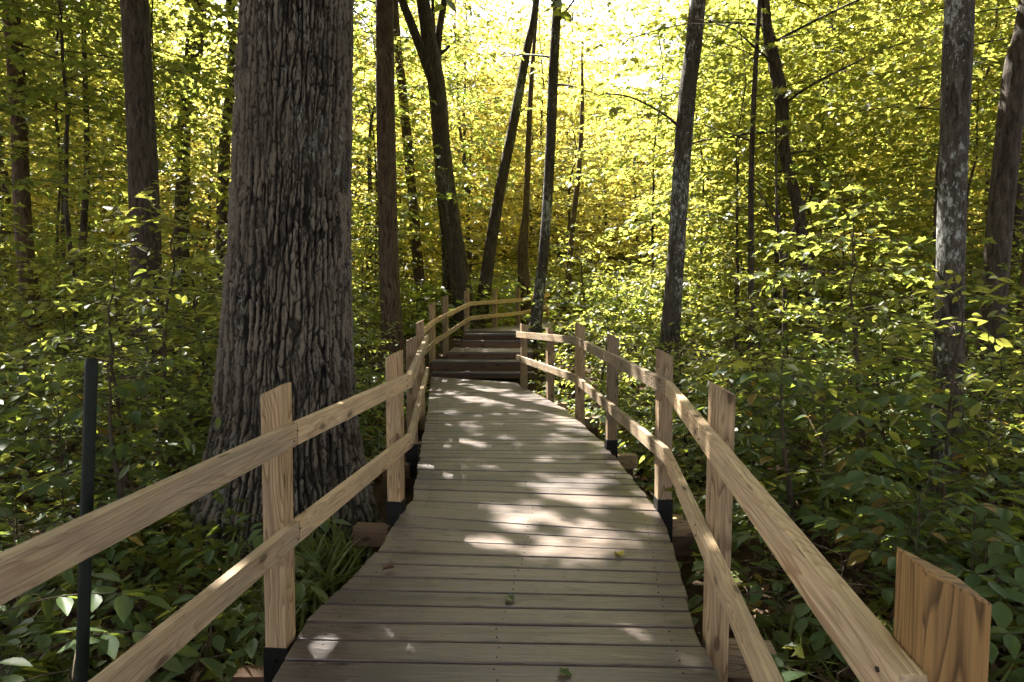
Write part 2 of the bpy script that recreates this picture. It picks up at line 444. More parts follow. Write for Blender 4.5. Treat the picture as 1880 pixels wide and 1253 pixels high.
# ------------------------------------------------------------------ timber helpers
class Timber:
    """boards gathered into one mesh, each with its own grain direction and tone"""
    def __init__(s): s.bm = bmesh.new(); s.uv = s.bm.loops.layers.uv.new('UVMap'); s.r = s.bm.faces.layers.float.new('rnd'); s.me = None
    def hexa(s, c, axis, rnd=None, bev=.004):
        """c: 8 corners (bottom 4, top 4, same winding); axis: grain direction"""
        rnd = random.random() if rnd is None else rnd
        b = bmesh.new()
        v = [b.verts.new(p) for p in c]
        for f in ((3, 2, 1, 0), (4, 5, 6, 7), (0, 1, 5, 4), (1, 2, 6, 5), (2, 3, 7, 6), (3, 0, 4, 7)):
            b.faces.new([v[k] for k in f])
        if bev: bmesh.ops.bevel(b, geom=list(b.edges), offset=bev, segments=2, profile=.6, affect='EDGES')
        bmesh.ops.recalc_face_normals(b, faces=b.faces)
        axis = Vector(axis).normalized()
        o = Vector(c[0])
        vm = {w: s.bm.verts.new(w.co) for w in b.verts}
        for f in b.faces:
            try: nf = s.bm.faces.new([vm[w] for w in f.verts])
            except ValueError: continue
            n = f.normal
            nf[s.r] = rnd
            if abs(n.dot(axis)) > .8:
                e1 = n.orthogonal().normalized(); e2 = n.cross(e1)
                for l in nf.loops: l[s.uv].uv = ((l.vert.co - o).dot(e1) * .25, (l.vert.co - o).dot(e2))
            else:
                e2 = n.cross(axis).normalized()
                k = round(n.x * 3) * 1.7 + round(n.z * 3) * 3.1
                for l in nf.loops: l[s.uv].uv = ((l.vert.co - o).dot(axis), (l.vert.co - o).dot(e2) + k)
        b.free()
    def done(s, name, mat, parent):
        me = bpy.data.meshes.new(name); s.bm.to_mesh(me); s.bm.free()
        return link(name, me, mat, parent)
def beam(t, p0, p1, w, h, up=Vector((0, 0, 1)), rnd=None, bev=.004, align_top=True):
    """beam between two top-centre points"""
    p0, p1 = Vector(p0), Vector(p1)
    a = (p1 - p0).normalized(); sd = a.cross(up).normalized(); u2 = up if align_top else sd.cross(a)
    c = []
    for z in (-h, 0):
        c += [p0 + sd * w / 2 + u2 * z, p1 + sd * w / 2 + u2 * z, p1 - sd * w / 2 + u2 * z, p0 - sd * w / 2 + u2 * z]
    t.hexa(c, a, rnd, bev)
def post(parent, x, y, z0, z1, out_dir, size=.09, drop=.045, bracket=True, name='post'):
    """upright with its top sawn sloping down towards out_dir"""
    o = Vector((out_dir[0], out_dir[1], 0)).normalized(); s = Vector((-o.y, o.x, 0))
    t = Timber(); h = size / 2
    lx, ly = random.uniform(-.012, .012), random.uniform(-.008, .008)
    c = []
    for z in (z0, z1):
        for so_, ss in ((-1, -1), (1, -1), (1, 1), (-1, 1)):
            p = Vector((x, y, z)) + o * h * so_ + s * h * ss
            if z == z1: p += Vector((lx, ly, -drop if so_ > 0 else 0))
            c.append(p)
    t.hexa(c, (0, 0, 1), None, .004)
    ob = t.done(name, M['post'], parent)
    return ob

def bracket(po, x, y, z0, z1, out_dir, size=.09):
    o = Vector((out_dir[0], out_dir[1], 0)).normalized(); s = Vector((-o.y, o.x, 0))
    bm = bmesh.new(); h = size / 2 + .005
    b = bm
    vs = []
    for z in (z0, z1):
        for so_, ss in ((-1, -1), (1, -1), (1, 1), (-1, 1)):
            vs.append(b.verts.new(Vector((x, y, z)) + o * h * so_ + s * h * ss))
    for f in ((0, 1, 5, 4), (1, 2, 6, 5), (2, 3, 7, 6), (3, 0, 4, 7), (3, 2, 1, 0), (4, 5, 6, 7)):
        b.faces.new([vs[k] for k in f])
    for ss in (-1, 1):      # bolt heads
        for zz in (.35, .7):
            m = Matrix.Translation(Vector((x, y, z0 + (z1 - z0) * zz)) + s * ss * (h + .003)) @ s.to_track_quat('Z', 'Y').to_matrix().to_4x4()
            bmesh.ops.create_cone(b, cap_ends=True, segments=8, radius1=.009, radius2=.007, depth=.008, matrix=m)
    bmesh.ops.recalc_face_normals(b, faces=b.faces)
    me = bpy.data.meshes.new('bracket'); bm.to_mesh(me); bm.free()
    me.materials.append(M['black_metal'])
    ob = bpy.data.objects.new('bracket', me); C.objects.link(ob); ob.parent = po
    return ob

# ------------------------------------------------------------------ boardwalk deck
ST = [  # (left px), (right px) of board lines, front to back
    ((470, 1300), (1352, 1320)), ((563, 1141), (1275, 1152)), ((692, 1013), (1240, 1030)),
    ((746, 929), (1223, 966)), ((758, 919), (1208, 938)), ((775, 814), (1109, 815)),
    ((785, 757), (1038, 751)), ((792, 692), (947, 703))]
LP = [at_height(*a, 0) for a, b in ST]; RP = [at_height(*b, 0) for a, b in ST]
# continue towards and behind the camera
d0 = (LP[0] - LP[1]).normalized(); d1 = (RP[0] - RP[1]).normalized()
LP.insert(0, LP[0] + Vector((-.10, -3.6, 0))); RP.insert(0, RP[0] + Vector((-.1, -3.6, 0)))
walk = empty('boardwalk', (0, 3, 0), 'weathered grey-brown plank boardwalk curving from the foreground to the steps', 'boardwalk')
t = Timber()
PITCHB = .149
for s in range(len(LP) - 1):
    la, lb, ra, rb = LP[s], LP[s + 1], RP[s], RP[s + 1]
    ln = ((lb - la).length + (rb - ra).length) / 2
    n = max(1, round(ln / PITCHB))
    for k in range(n):
        a, b = k / n, (k + 1) / n
        l0, l1, r0, r1 = la.lerp(lb, a), la.lerp(lb, b), ra.lerp(rb, a), ra.lerp(rb, b)
        gap = random.uniform(.010, .017)
        dl = (l1 - l0).normalized() * gap / 2; dr = (r1 - r0).normalized() * gap / 2
        e = (r0 - l0).normalized(); ja, jb = random.uniform(-.005, .012), random.uniform(-.005, .012)
        if s == 1 and k == n - 1: ja = 0
        z = random.uniform(-.0025, .0025); th = .038
        c = [l0 + dl - e * ja, r0 + dr + e * jb, r1 - dr + e * jb, l1 - dl - e * ja]
        tilt = [random.uniform(-.0015, .0015) for _ in range(4)]
        cc = [p + Vector((0, 0, z - th)) for p in c] + [p + Vector((0, 0, z + tilt[q])) for q, p in enumerate(c)]
        t.hexa(cc, e, None, .006)
deck = t.done('deck', M['deck'], walk)
# screws along both edges
sc = bmesh.new()
for s in range(len(LP) - 1):
    la, lb, ra, rb = LP[s], LP[s + 1], RP[s], RP[s + 1]
    n = max(1, round(((lb - la).length + (rb - ra).length) / 2 / PITCHB))
    for k in range(n):
        for u in (.07, .5, .93):
            for w in (.27, .73):
                a = (k + w) / n
                p = la.lerp(lb, a).lerp(ra.lerp(rb, a), u + random.uniform(-.006, .006))
                bmesh.ops.create_cone(sc, cap_ends=True, segments=6, radius1=.0045, radius2=.004, depth=.003, matrix=Matrix.Translation(p + Vector((0, 0, .0025))))
me = bpy.data.meshes.new('screws'); sc.to_mesh(me); sc.free()
o = link('deck_screws', me, M['screw'], walk); o['kind'] = 'stuff'
# edge joists below
t = Timber()
for P_, sg in ((LP, 1), (RP, -1)):
    for a, b in zip(P_[:-1], P_[1:]):
        if (b - a).length < .25: continue
        e = (b - a).normalized(); sd = Vector((e.y, -e.x, 0)) * sg * .10
        beam(t, a + sd + Vector((0, 0, -.042)), b + sd + Vector((0, 0, -.042)), .04, .15)
t.done('joist', M['riser'], walk)

# ------------------------------------------------------------------ railings
def off2(p, q, d, side):
    e = (q - p); e.z = 0; e.normalize(); n = Vector((-e.y, e.x, 0)) * side
    return n * d
def rail_run(parent, pts, side, h=.089, th=.038, mat='rail'):
    """pts: top inner edge; side=+1 posts stand to the left of travel"""
    for a, b in zip(pts[:-1], pts[1:]):
        o = off2(a, b, th / 2, side)
        t = Timber()
        beam(t, a + o, b + o - (b - a).normalized() * .007, th, h, rnd=random.random(), bev=.004)
        t.done('rail', M[mat], parent)
Ltop = [at_height(0, 1030, .88), at_height(547, 777, .88), at_height(757, 686, .88), at_height(787, 614, .90)]
ext = (Ltop[0] - Ltop[1]).normalized()
Ltop[0] = Ltop[0] + ext * 1.6
RN = at_height(1650, 1238, .88)
Rtop = [RN, at_height(1221, 699, .88), at_height(1054, 618, .90), at_height(947, 609, .82)]
def lower(pts, dz): return [p + Vector((0, 0, -z)) for p, z in zip(pts, dz)]

railL = empty('railing', (-.9, 3, 0), 'left timber railing passing beside the large oak trunk', 'railing')
rail_run(railL, Ltop, 1, mat='rail_pale'); rail_run(railL, lower(Ltop, (.40, .40, .39, .40)), 1, mat='rail_pale')
railR = empty('railing', (.9, 3, 0), 'right timber railing curving from the near cut post to the foot of the steps', 'railing')
rail_run(railR, Rtop, -1); rail_run(railR, lower(Rtop, (.40, .41, .44, .35)), -1)
def on_line(pts, y):
    for a, b in zip(pts[:-1], pts[1:]):
        if min(a.y, b.y) <= y <= max(a.y, b.y):
            return a.lerp(b, (y - a.y) / (b.y - a.y)), (b - a)
    return pts[-1], pts[-1] - pts[-2]
POSTS = []
def rail_post(parent, pts, y, side, top, z0=-.2, brk=0.0, extra=0.0):
    p, e = on_line(pts, y); e = Vector((e.x, e.y, 0)).normalized()
    n = Vector((-e.y, e.x, 0)) * side
    c = p + n * (.038 + .046 + extra)
    po = post(parent, c.x, c.y, z0, top, (n.x, n.y))
    POSTS.append((c, n, side))
    if c.y < 9:      # two screws through each rail
        for zr in (-.03, -.065):
            for dz in (0, -.40):
                q_ = p + n * -.0015 + e * random.uniform(-.022, .022); q_.z = p.z + zr + dz
                b2 = bmesh.new(); bmesh.ops.create_cone(b2, cap_ends=True, segments=8, radius1=.0045, radius2=.0038, depth=.004, matrix=Matrix.Translation(q_) @ n.to_track_quat('Z', 'Y').to_matrix().to_4x4())
                m2 = bpy.data.meshes.new('screw'); b2.to_mesh(m2); b2.free(); m2.materials.append(M['screw'])
                o2 = bpy.data.objects.new('screw', m2); C.objects.link(o2); o2.parent = po
    if brk > 0:
        b_ = bracket(po, c.x, c.y, z0 + .002, .0 + brk - .05, (n.x, n.y)); b_.location = (0, 0, 0)
    return po
rail_post(railL, Ltop, 2.68, 1, 1.045, brk=.03); rail_post(railL, Ltop, 4.28, 1, 1.04, brk=.13); rail_post(railL, Ltop, 5.9, 1, 1.03, brk=.14)
rail_post(railL, Ltop, 7.95, 1, 1.09); 
rail_post(railL, Ltop, .9, 1, 1.04)
rail_post(railR, Rtop, .97, -1, 1.018).data.materials[0] = M['post_dark']; rail_post(railR, Rtop, 2.72, -1, 1.045); rail_post(railR, Rtop, 4.33, -1, 1.045, brk=.13)
rail_post(railR, Rtop, 6.05, -1, 1.04, brk=.14); rail_post(railR, Rtop, 7.85, -1, 1.06)
rail_post(railR, Rtop, 8.9, -1, .945); rail_post(railR, Rtop, 10.1, -1, .95)
# extension of the left railing up the steps and round the bend
U = [at_depth(776, 606, 10.0), at_depth(799, 586, 12.3), at_depth(865, 554, 14.2), at_depth(961, 548, 16.5), at_depth(1010, 538.5, 18.0)]
Ul = [at_depth(776, 647, 10.0), at_depth(799, 624.5, 12.3), at_depth(865, 581, 14.2), at_depth(961, 571.5, 16.5), at_depth(1010, 560, 18.0)]
railU = empty('railing', (-1, 14, .4), 'far timber railing climbing beside the steps and bending right beyond them', 'railing')
rail_run(railU, U, 1, .085, mat='rail_pale'); rail_run(railU, Ul, 1, .085, mat='rail_pale')
for y, top, z0 in ((9.9, .99, -.3), (12.35, 1.235, -.2), (13.0, 1.36, -.1), (14.15, 1.475, .2), (15.3, 1.50, .3), (16.4, 1.53, .3), (17.85, 1.56, .3)):
    rail_post(railU, U, y, 1, top, z0, False)
# last stretch beyond the bend, dark red-brown in the shade
t = Timber(); a, b = at_depth(1011, 556.5, 18.1), at_depth(1062, 560, 18.6)
beam(t, a, b, .04, .07); t.done('rail', M['post'], railU)
# cross beams below the deck, ends showing outside the posts
def xbeam(y, w=.09, extl=.22, extr=.22):
    pl = [c for c, n, s in POSTS if s == 1 and abs(c.y - y) < .6 and c.x < 0 and c.y < 10]
    pr = [c for c, n, s in POSTS if s == -1 and abs(c.y - y) < .8]
    if not pl or not pr: return
    a, b = pl[0], pr[0]; e = (b - a).normalized()
    sd = Vector((e.y, -e.x, 0)) * .095
    t = Timber()
    beam(t, Vector((a.x, a.y, -.045 - .15)) - e * extl - sd, Vector((b.x, b.y, -.045 - .15)) + e * extr - sd, w, .14)
    t.done('cross_beam', M['riser'], walk)
for y in (1.0, 2.7, 4.3, 6.0, 7.9): xbeam(y)
# short blocks carrying the beam ends (their pale tops show beside the posts)
for c, n, s in POSTS[:12]:
    if c.y > 9 or (s == 1 and c.y < 4): continue
    t = Timber(); e = Vector((-n.y, n.x, 0))
    beam(t, c + n * .02 - Vector((0, 0, c.z + .07)) + e * .07, c + n * .25 - Vector((0, 0, c.z + .07)) + e * .07, .10, .12)
    t.done('beam_end', M['riser' if s == 1 else 'post'], walk)

# ------------------------------------------------------------------ steps
steps = empty('wooden_steps', (-.5, 11.6, 0), 'short flight of dark-risered plank steps at the end of the boardwalk', 'steps')
SX = .38
SL = [(11.52, -1.36, .05), (11.83, -1.40, .21), (12.22, -1.14, .34), (13.28, -.99, .465), (13.5, -.93, .59), (13.75, -.50, .63)]
for k, (y, xl, z) in enumerate(SL):
    zp = SL[k - 1][2] if k else -.0
    y2 = SL[k + 1][0] if k < len(SL) - 1 else 14.4
    xl2 = xl
    tr = Timber()
    yy = y - .02
    nb = max(1, round((y2 - yy) / .149))
    for b in range(nb):
        a0 = yy + (y2 + .01 - yy) * b / nb; a1 = yy + (y2 + .01 - yy) * (b + 1) / nb - .006
        if k == len(SL) - 1: xa, xb = xl - .45 * (b > 0), SX
        else: xa, xb = xl, SX
        c = [Vector((xa, a0 + .02, z - .035)), Vector((xb, a0 - .02, z - .035)), Vector((xb, a1 - .02, z - .035)), Vector((xa, a1 + .02, z - .035))]
        cc = c + [p + Vector((0, 0, .035)) for p in c]
        tr.hexa(cc, (1, 0, 0), None, .003)
    trd = tr.done('tread', M['deck'], steps)
    ri = Timber()
    zb = (zp if k else -.05) + .003
    c = [Vector((xl + .01, y + .02, zb)), Vector((SX - .01, y - .02, zb)), Vector((SX - .01, y + .02, zb)), Vector((xl + .01, y + .06, zb))]
    ri.hexa(c + [Vector((p.x, p.y, z - .037)) for p in c], (1, 0, 0), None, 0)
    ri.done('riser', M['riser'], steps)
    # side stringer
    sg = Timber(); c = [Vector((xl - .04, y + .03, -.3)), Vector((xl - .002, y + .03, -.3)), Vector((xl - .002, y2 + .05, -.3)), Vector((xl - .04, y2 + .05, -.3))]
    sg.hexa(c + [Vector((p.x, p.y, z - .04)) for p in c], (0, 1, 0), None, .003)
    sg.done('stringer', M['riser'], steps)
# upper deck round the bend
up = empty('boardwalk', (0, 15, .63), 'upper plank walkway beyond the steps, half hidden by the far railing', 'boardwalk')
ul = [Vector((-.88, 14.42, .63)), Vector((.30, 16.5, .63)), Vector((1.02, 18.0, .63)), Vector((4.5, 18.9, .66))]
ur = [Vector((.36, 14.42, .63)), Vector((1.5, 15.6, .63)), Vector((2.3, 16.8, .63)), Vector((4.7, 17.4, .66))]
t = Timber()
for s in range(3):
    n = round(((ul[s + 1] - ul[s]).length + (ur[s + 1] - ur[s]).length) / 2 / .149)
    for k in range(n):
        l0, l1 = ul[s].lerp(ul[s + 1], k / n), ul[s].lerp(ul[s + 1], (k + .96) / n)
        r0, r1 = ur[s].lerp(ur[s + 1], k / n), ur[s].lerp(ur[s + 1], (k + .96) / n)
        c = [l0, r0, r1, l1]
        t.hexa([p - Vector((0, 0, .038)) for p in c] + c, (r0 - l0), None, .003)
t.done('deck', M['deck'], up)

# ------------------------------------------------------------------ dark pole beside the left railing
pb, pt = at_depth(150, 1253, 1.85), at_depth(168.5, 659, 1.95)
dirp = (pt - pb).normalized(); pb = pb - dirp * ((pb.z + .4) / dirp.z)
pole = Tubes()
prof = [(0, .0165), (.93, .0165), (.985, .0175), (1.0, .0165), (1.001, .002)]
pole.add([tuple(pb.lerp(pt, u)) for u, r in prof], [r for u, r in prof], 20)
o = link('metal_pole', pole.mesh('metal_pole'), M['pole'])
tag(o, 'slim black metal pole standing upright behind the left railing in the foreground', 'pole')

# ------------------------------------------------------------------ sun gaps cut into the crowns so light patches land on chosen spots
GAPS = []
def gap(px, py, rx, ry, z=0.0):
    """an opening whose light falls on the walk; px box to a ground ellipse"""
    c = at_height(px, py, z); a = at_height(px + rx, py, z); b = at_height(px, py - ry, z)
    GAPS.append((c.x, c.y, z, max(.05, abs(a.x - c.x)), max(.06, abs(b.y - c.y))))
def z2(x, y): return 650 + x / 1.9186, 600 + y / 1.9186
for x, y, rx, ry in ((570, 645, 95, 17), (700, 585, 62, 22), (625, 700, 85, 17), (840, 545, 70, 13), (905, 612, 130, 26), (870, 523, 70, 10),
                     (930, 765, 160, 24), (880, 805, 120, 14), (350, 515, 38, 12), (435, 382, 45, 9), (400, 350, 50, 7), (390, 412, 70, 8),
                     (740, 405, 45, 6), (775, 365, 60, 5), (990, 490, 60, 9), (560, 505, 50, 8), (800, 708, 60, 12), (1000, 1100, 85, 26),
                     (800, 968, 50, 12), (640, 965, 40, 10), (1020, 1165, 60, 14), (720, 465, 70, 6), (590, 408, 60, 6), (1050, 640, 30, 30),
                     (380, 210, 50, 5), (470, 225, 70, 6), (560, 245, 60, 5), (420, 255, 60, 6), (520, 190, 60, 5), (620, 290, 60, 5), (340, 235, 30, 5), (480, 270, 50, 5), (330, 190, 40, 5)):
    px, py = z2(x, y); gap(px, py, rx / 1.9186, ry / 1.9186)
for px, py, rx, ry in ((620, 1192, 30, 14), (575, 1148, 25, 8), (575, 1190, 14, 12)): gap(px, py, rx, ry)
gap(860, 643, 45, 4, .34); gap(920, 641, 30, 5, .34); gap(860, 658, 60, 2, .21); gap(900, 624, 50, 2, .465); gap(905, 612, 40, 2, .6)
for px, py, r in ((1235, 740, 14), (1265, 790, 10), (1180, 690, 10), (1020, 620, 16), (965, 612, 12)): gap(px, py, r, r * 1.2, .85)
for px, py, r in ((1275, 1000, 16), (1000, 672, 16), (970, 665, 10), (1185, 790, 12)): gap(px, py, r, r * 1.2, .45)
# scattered openings cut to let sun flecks onto the undergrowth
for k in range(190):
    x, y = random.uniform(-10, 10), random.uniform(3.5, 15)
    if abs(x - .1) < 1.3: continue
    k_ = 1.0 if abs(x) < 3 else 1.9
    GAPS.append((x, y, .3 if abs(x) < 3 else 1.0, random.uniform(.1, .3) * k_, random.uniform(.1, .3) * k_))
GA = np.array(GAPS)
SDn = np.array(SD)
def open_mask(P):
    k = np.ones(len(P), bool)
    for gx_, gy_, gz_, rx, ry in GA:
        s = (P[:, 2] - gz_) / SDn[2]
        x = P[:, 0] - SDn[0] * s; y = P[:, 1] - SDn[1] * s
        k &= (((x - gx_) / (rx + .10)) ** 2 + ((y - gy_) / (ry + .10)) ** 2) > 1
    return k

# ------------------------------------------------------------------ the trunks one can tell apart
def tree_from_px(name, label, cat, pix, depth, wpx, mat, height, crown=None, limbs=(), sides=18, seed=0, group=None):
    """pix: (px,py) from top to bottom along the trunk axis; wpx: widths in px at those points"""
    rng = np.random.default_rng(seed)
    P_ = [at_depth(a, b, depth) for a, b in pix]; Rr = [w / 2 / F * depth for w in wpx]
    P_, Rr = P_[::-1], Rr[::-1]
    g = gz(P_[0].x, depth) - .15
    d = (P_[1] - P_[0]); d.z = max(d.z, .5)
    if P_[0].z > g + .1:
        base = P_[0] - d / d.z * (P_[0].z - g) * 1.0
        P_.insert(0, Vector((base.x, depth, g))); Rr.insert(0, Rr[0] * 1.35)
    d = (P_[-1] - P_[-2]).normalized(); lastz = P_[-1].z
    if height > lastz + .5:
        k = (height - lastz)
        P_.append(P_[-1] + Vector((d.x * .5, 0, 1)) * k * .5); Rr.append(Rr[-1] * .8)
        P_.append(P_[-2] + Vector((d.x * .5 + rng.uniform(-.05, .05), rng.uniform(-.05, .05), 1)) * k); Rr.append(Rr[-1] * .35)
    arr = np.array([[*p, r] for p, r in zip(P_, Rr)])
    n = max(24, int((arr[-1, 2] - arr[0, 2]) / .16))
    sp = spline(arr, n)
    zz = sp[:, 2] - sp[0, 2]
    rad = np.maximum(.008, sp[:, 3]) * (1 + .45 * np.exp(-zz / .22))
    root = empty(name, (sp[0, 0], sp[0, 1], sp[0, 2] + .15), label, cat, group)
    tb = Tubes(); tb.add(sp[:, :3], rad, sides, .022, rng)
    lv = Leaves()
    for lp, lw, ld in limbs:
        Q = np.array([[*at_depth(a, b, ld), w / 2 / F * ld] for (a, b), w in zip(lp, lw)])
        s2 = spline(Q, 18); tb.add(s2[:, :3], np.maximum(.004, s2[:, 3]), 10, .02, rng)
    if crown:
        _, tb2 = None, None
        lv, tb2 = make_tree(rng, height - sp[0, 2], pts=sp[:, :3], rads=rad, trunk_r=float(rad[n // 2]), **crown)
        tb.V += tb2.V; tb.L += [q_ + tb.n for q_ in tb2.L]; tb.n += tb2.n
    link('trunk', tb.mesh('trunk'), mat, root)
    if crown:
        low = P_[0].z
        me_ = lv.mesh('crown', MAPLE if crown['leaf_size'] < .2 else KITE, rng, mask_fn=open_mask)
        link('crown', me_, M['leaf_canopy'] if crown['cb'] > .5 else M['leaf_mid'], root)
    return root
BIG = dict(cb=.60, rad=5.2, nb=38, leaf_size=.27, twig_gap=.34, twig_len=1.9, leaf_gap=.12, rise=.3, jit=.5, shape='round', flat=.35)
def big(**k): d = dict(BIG); d.update(k); return d

# the oak with deeply furrowed bark
def oak():
    rng = np.random.default_rng(5)
    nc, nr = 500, 760
    z0, z1 = -.45, 5.1
    th = np.linspace(0, 2 * np.pi, nc, endpoint=False); z = np.linspace(z0, z1, nr)
    TH, Z = np.meshgrid(th, z)
    ax = np.interp(z, [-.4, 0, 1.15, 3.3, 5.1], [-1.70, -1.69, -1.645, -1.515, -1.45])[:, None]
    ay = 4.98
    r = np.interp(z, [-.45, -.2, .1, .5, 1.15, 2, 3.3, 5.1], [.66, .62, .55, .485, .437, .408, .385, .365])[:, None]
    fl = np.exp(-(Z + .4) / .33)
    lob = np.cos(5 * TH + .8) * .5 + np.cos(3 * TH - 1.1) * .35 + np.cos(8 * TH) * .2
    r = r * (1 + .17 * fl * lob) + .012 * np.cos(2 * TH + Z * .7) + .008 * np.cos(5 * TH - Z * 1.3)
    # value noise, periodic in angle
    def vnoise(U, V, nu, seed):
        g = np.random.default_rng(seed).random((nu, 512))
        iu = np.floor(U).astype(int); iv = np.floor(V).astype(int); fu = U - iu; fv = V - iv
        fu = fu * fu * (3 - 2 * fu); fv = fv * fv * (3 - 2 * fv)
        a = g[iu % nu, iv % 512]; b = g[(iu + 1) % nu, iv % 512]; c = g[iu % nu, (iv + 1) % 512]; d = g[(iu + 1) % nu, (iv + 1) % 512]
        return (a * (1 - fu) + b * fu) * (1 - fv) + (c * (1 - fu) + d * fu) * fv
    un = TH / (2 * np.pi)
    wu = (vnoise(un * 20, Z * 4.0, 20, 1) - .5) * 1.7 + (vnoise(un * 90, Z * 22., 90, 2) - .5) * .55 + (vnoise(un * 8, Z * 1.2, 8, 7) - .5) * 2.0
    wv = (vnoise(un * 24, Z * 3.0, 24, 3) - .5) * 1.6 + (vnoise(un * 70, Z * 16, 70, 9) - .5) * .5
    NU = 80
    Uc = un * NU + wu; Vc = Z * 5.6 + wv
    iu = np.floor(Uc).astype(int); iv = np.floor(Vc).astype(int)
    rg_ = np.random.default_rng(8); ox = rg_.random((NU, 256)); oy = rg_.random((NU, 256)); hh = rg_.random((NU, 256))
    F1 = np.full(TH.shape, 9.); F2 = np.full(TH.shape, 9.); H = np.zeros(TH.shape)
    for a in (-1, 0, 1):
        for b in (-1, 0, 1):
            cu, cv = iu + a, iv + b
            dx = cu + ox[cu % NU, cv % 256] - Uc; dy = (cv + oy[cu % NU, cv % 256] - Vc) * .80
            dd = np.sqrt(dx * dx + dy * dy); m1 = dd < F1
            F2 = np.where(m1, F1, np.minimum(F2, dd)); H = np.where(m1, hh[cu % NU, cv % 256], H); F1 = np.where(m1, dd, F1)
    plate = np.clip((F2 - F1) / .16, 0, 1)
    def strands(n, a1, a2, seed, w):
        ph = un * n + (vnoise(un * n, Z * 3.2, n, seed) - .5) * a1 + (vnoise(un * n * 2, Z * 8.5, n * 2, seed + 1) - .5) * a2 + (vnoise(un * 10, Z * 1.3, 10, seed + 2) - .5) * 1.1
        return np.clip(np.abs(np.sin(np.pi * ph)) / w, 0, 1)
    furrow = np.minimum(strands(58, 1.25, .5, 4, .66), .45 + strands(100, 1.1, .6, 31, .6))
    furrow = np.clip(furrow, 0, 1)
    fine = vnoise(un * 240 + wu, Z * 30, 240, 5) * .4 + vnoise(un * 330, Z * 75, 330, 6) * .35 + vnoise(un * 120 + wu, Z * 45, 120, 16) * .25
    h = furrow * (.40 + .60 * plate) * (.6 + .4 * H)
    rr = r + .044 * (h - .5) + .022 * (fine - .5) * (.35 + h)
    X = ax + rr * np.cos(TH); Y = ay + rr * np.sin(TH)
    V = np.stack([X, Y, Z], -1).reshape(-1, 3)
    i = np.arange(nr - 1)[:, None] * nc; j = np.arange(nc)[None, :]; j2 = (j + 1) % nc
    q = np.stack([i + j, i + j2, i + nc + j2, i + nc + j], -1).reshape(-1, 4)
    col = np.clip((h ** 1.3) * 1.1 + (fine - .5) * .45 + (vnoise(un * 14, Z * 2.2, 14, 12) - .5) * .25, 0, 1)
    # upper trunk and limbs
    tb = Tubes()
    up_ = spline(np.array([[-1.452, ay, 5.0, .365], [-1.48, ay, 8, .34], [-1.6, ay + .3, 11, .24], [-1.5, ay + .5, 15, .08]]), 24)
    tb.add(up_[:, :3], up_[:, 3], 24, .02, rng)
    lv, tb2 = make_tree(rng, 15.4, pts=np.vstack([[-1.6, ay, -.4], up_[:, :3]]), trunk_r=.3, **big(cb=.50, rad=6.2, nb=34))
    V2 = np.concatenate([V] + tb.V + tb2.V)
    q2 = np.concatenate([q, np.concatenate(tb.L) + len(V), np.concatenate(tb2.L) + len(V) + tb.n])
    me = from_arrays('trunk', V2, q2.ravel(), np.arange(len(q2)) * 4, np.full(len(q2), 4), None, True)
    at = me.attributes.new('ridge', 'FLOAT', 'POINT')
    vals = np.full(len(V2), .5, np.float32); vals[:len(V)] = col.ravel(); at.data.foreach_set('value', vals)
    root = empty('oak_tree', (-1.66, ay, -.34), 'massive oak with deeply furrowed grey bark beside the left railing', 'tree')
    link('trunk', me, M['oak'], root)
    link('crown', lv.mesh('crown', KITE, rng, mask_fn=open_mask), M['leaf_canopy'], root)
oak()

TG = 'forest trees with tall bare trunks'
tree_from_px('tree', 'straight dark-barked tree left of the oak, second thickest trunk on the left', 'tree', [(247, 0), (258, 200), (266, 400), (272, 600)], 9.0, [46, 48, 50, 54], M['bark'], 14, big(), seed=21)
tree_from_px('tree', 'slim pale-brown trunk at the far left edge of the photo', 'tree', [(20, 0), (34, 200), (42, 400), (54, 540)], 12.0, [26, 27, 28, 30], M['bark_warm'], 13, big(rad=4), seed=22)
tree_from_px('tree', 'distant crooked forked trunk between the far-left trees and the oak', 'tree', [(366, 30), (356, 120), (340, 200), (336, 340)], 15.5, [22, 24, 22, 24], M['bark'], 12, None,
             limbs=[([(346, 160), (345, 90), (356, 0)], [12, 10, 8], 15.5)], seed=23)
tree_from_px('tree', 'warm brown trunk standing just right of the oak', 'tree', [(706, -10), (708, 200), (712, 400), (718, 590)], 12.0, [32, 33, 35, 40], M['bark_warm'], 14, big(), seed=24)
tree_from_px('tree', 'dark tree forking into three limbs above the left end of the steps', 'tree', [(768, -60), (786, 60), (802, 160), (814, 300), (834, 440), (852, 560)], 15.5, [22, 26, 32, 32, 34, 40], M['bark'], 13, None,
             limbs=[([(796, 150), (765, 70), (726, -30)], [22, 17, 14], 15.4), ([(803, 140), (806, 60), (822, -30)], [16, 13, 11], 15.6), ([(806, 100), (818, 92), (826, 84)], [8, 6, 4], 15.6)], seed=25)
tree_from_px('tree', 'thin dark stem rising close behind the three-limbed tree', 'tree', [(800, 200), (806, 330), (818, 440), (822, 560)], 16.2, [10, 13, 16, 20], M['bark'], 9, None, seed=26)
tree_from_px('tree', 'dark tree leaning right behind the far railing', 'tree', [(982, 20), (968, 90), (942, 230), (916, 360), (900, 460), (886, 560)], 16.0, [12, 15, 18, 20, 22, 26], M['bark'], 12, None, seed=27)
tree_from_px('tree', 'slender trunk standing right beside the top of the steps', 'tree', [(1024, -20), (1016, 130), (1010, 280), (1000, 440), (984, 590)], 14.0, [16, 18, 18, 19, 23], M['bark_lichen'], 13,
             dict(cb=.40, rad=2.6, nb=16, leaf_size=.14, twig_gap=.3, twig_len=1.0, leaf_gap=.10, rise=.3, shape='round'), seed=28)
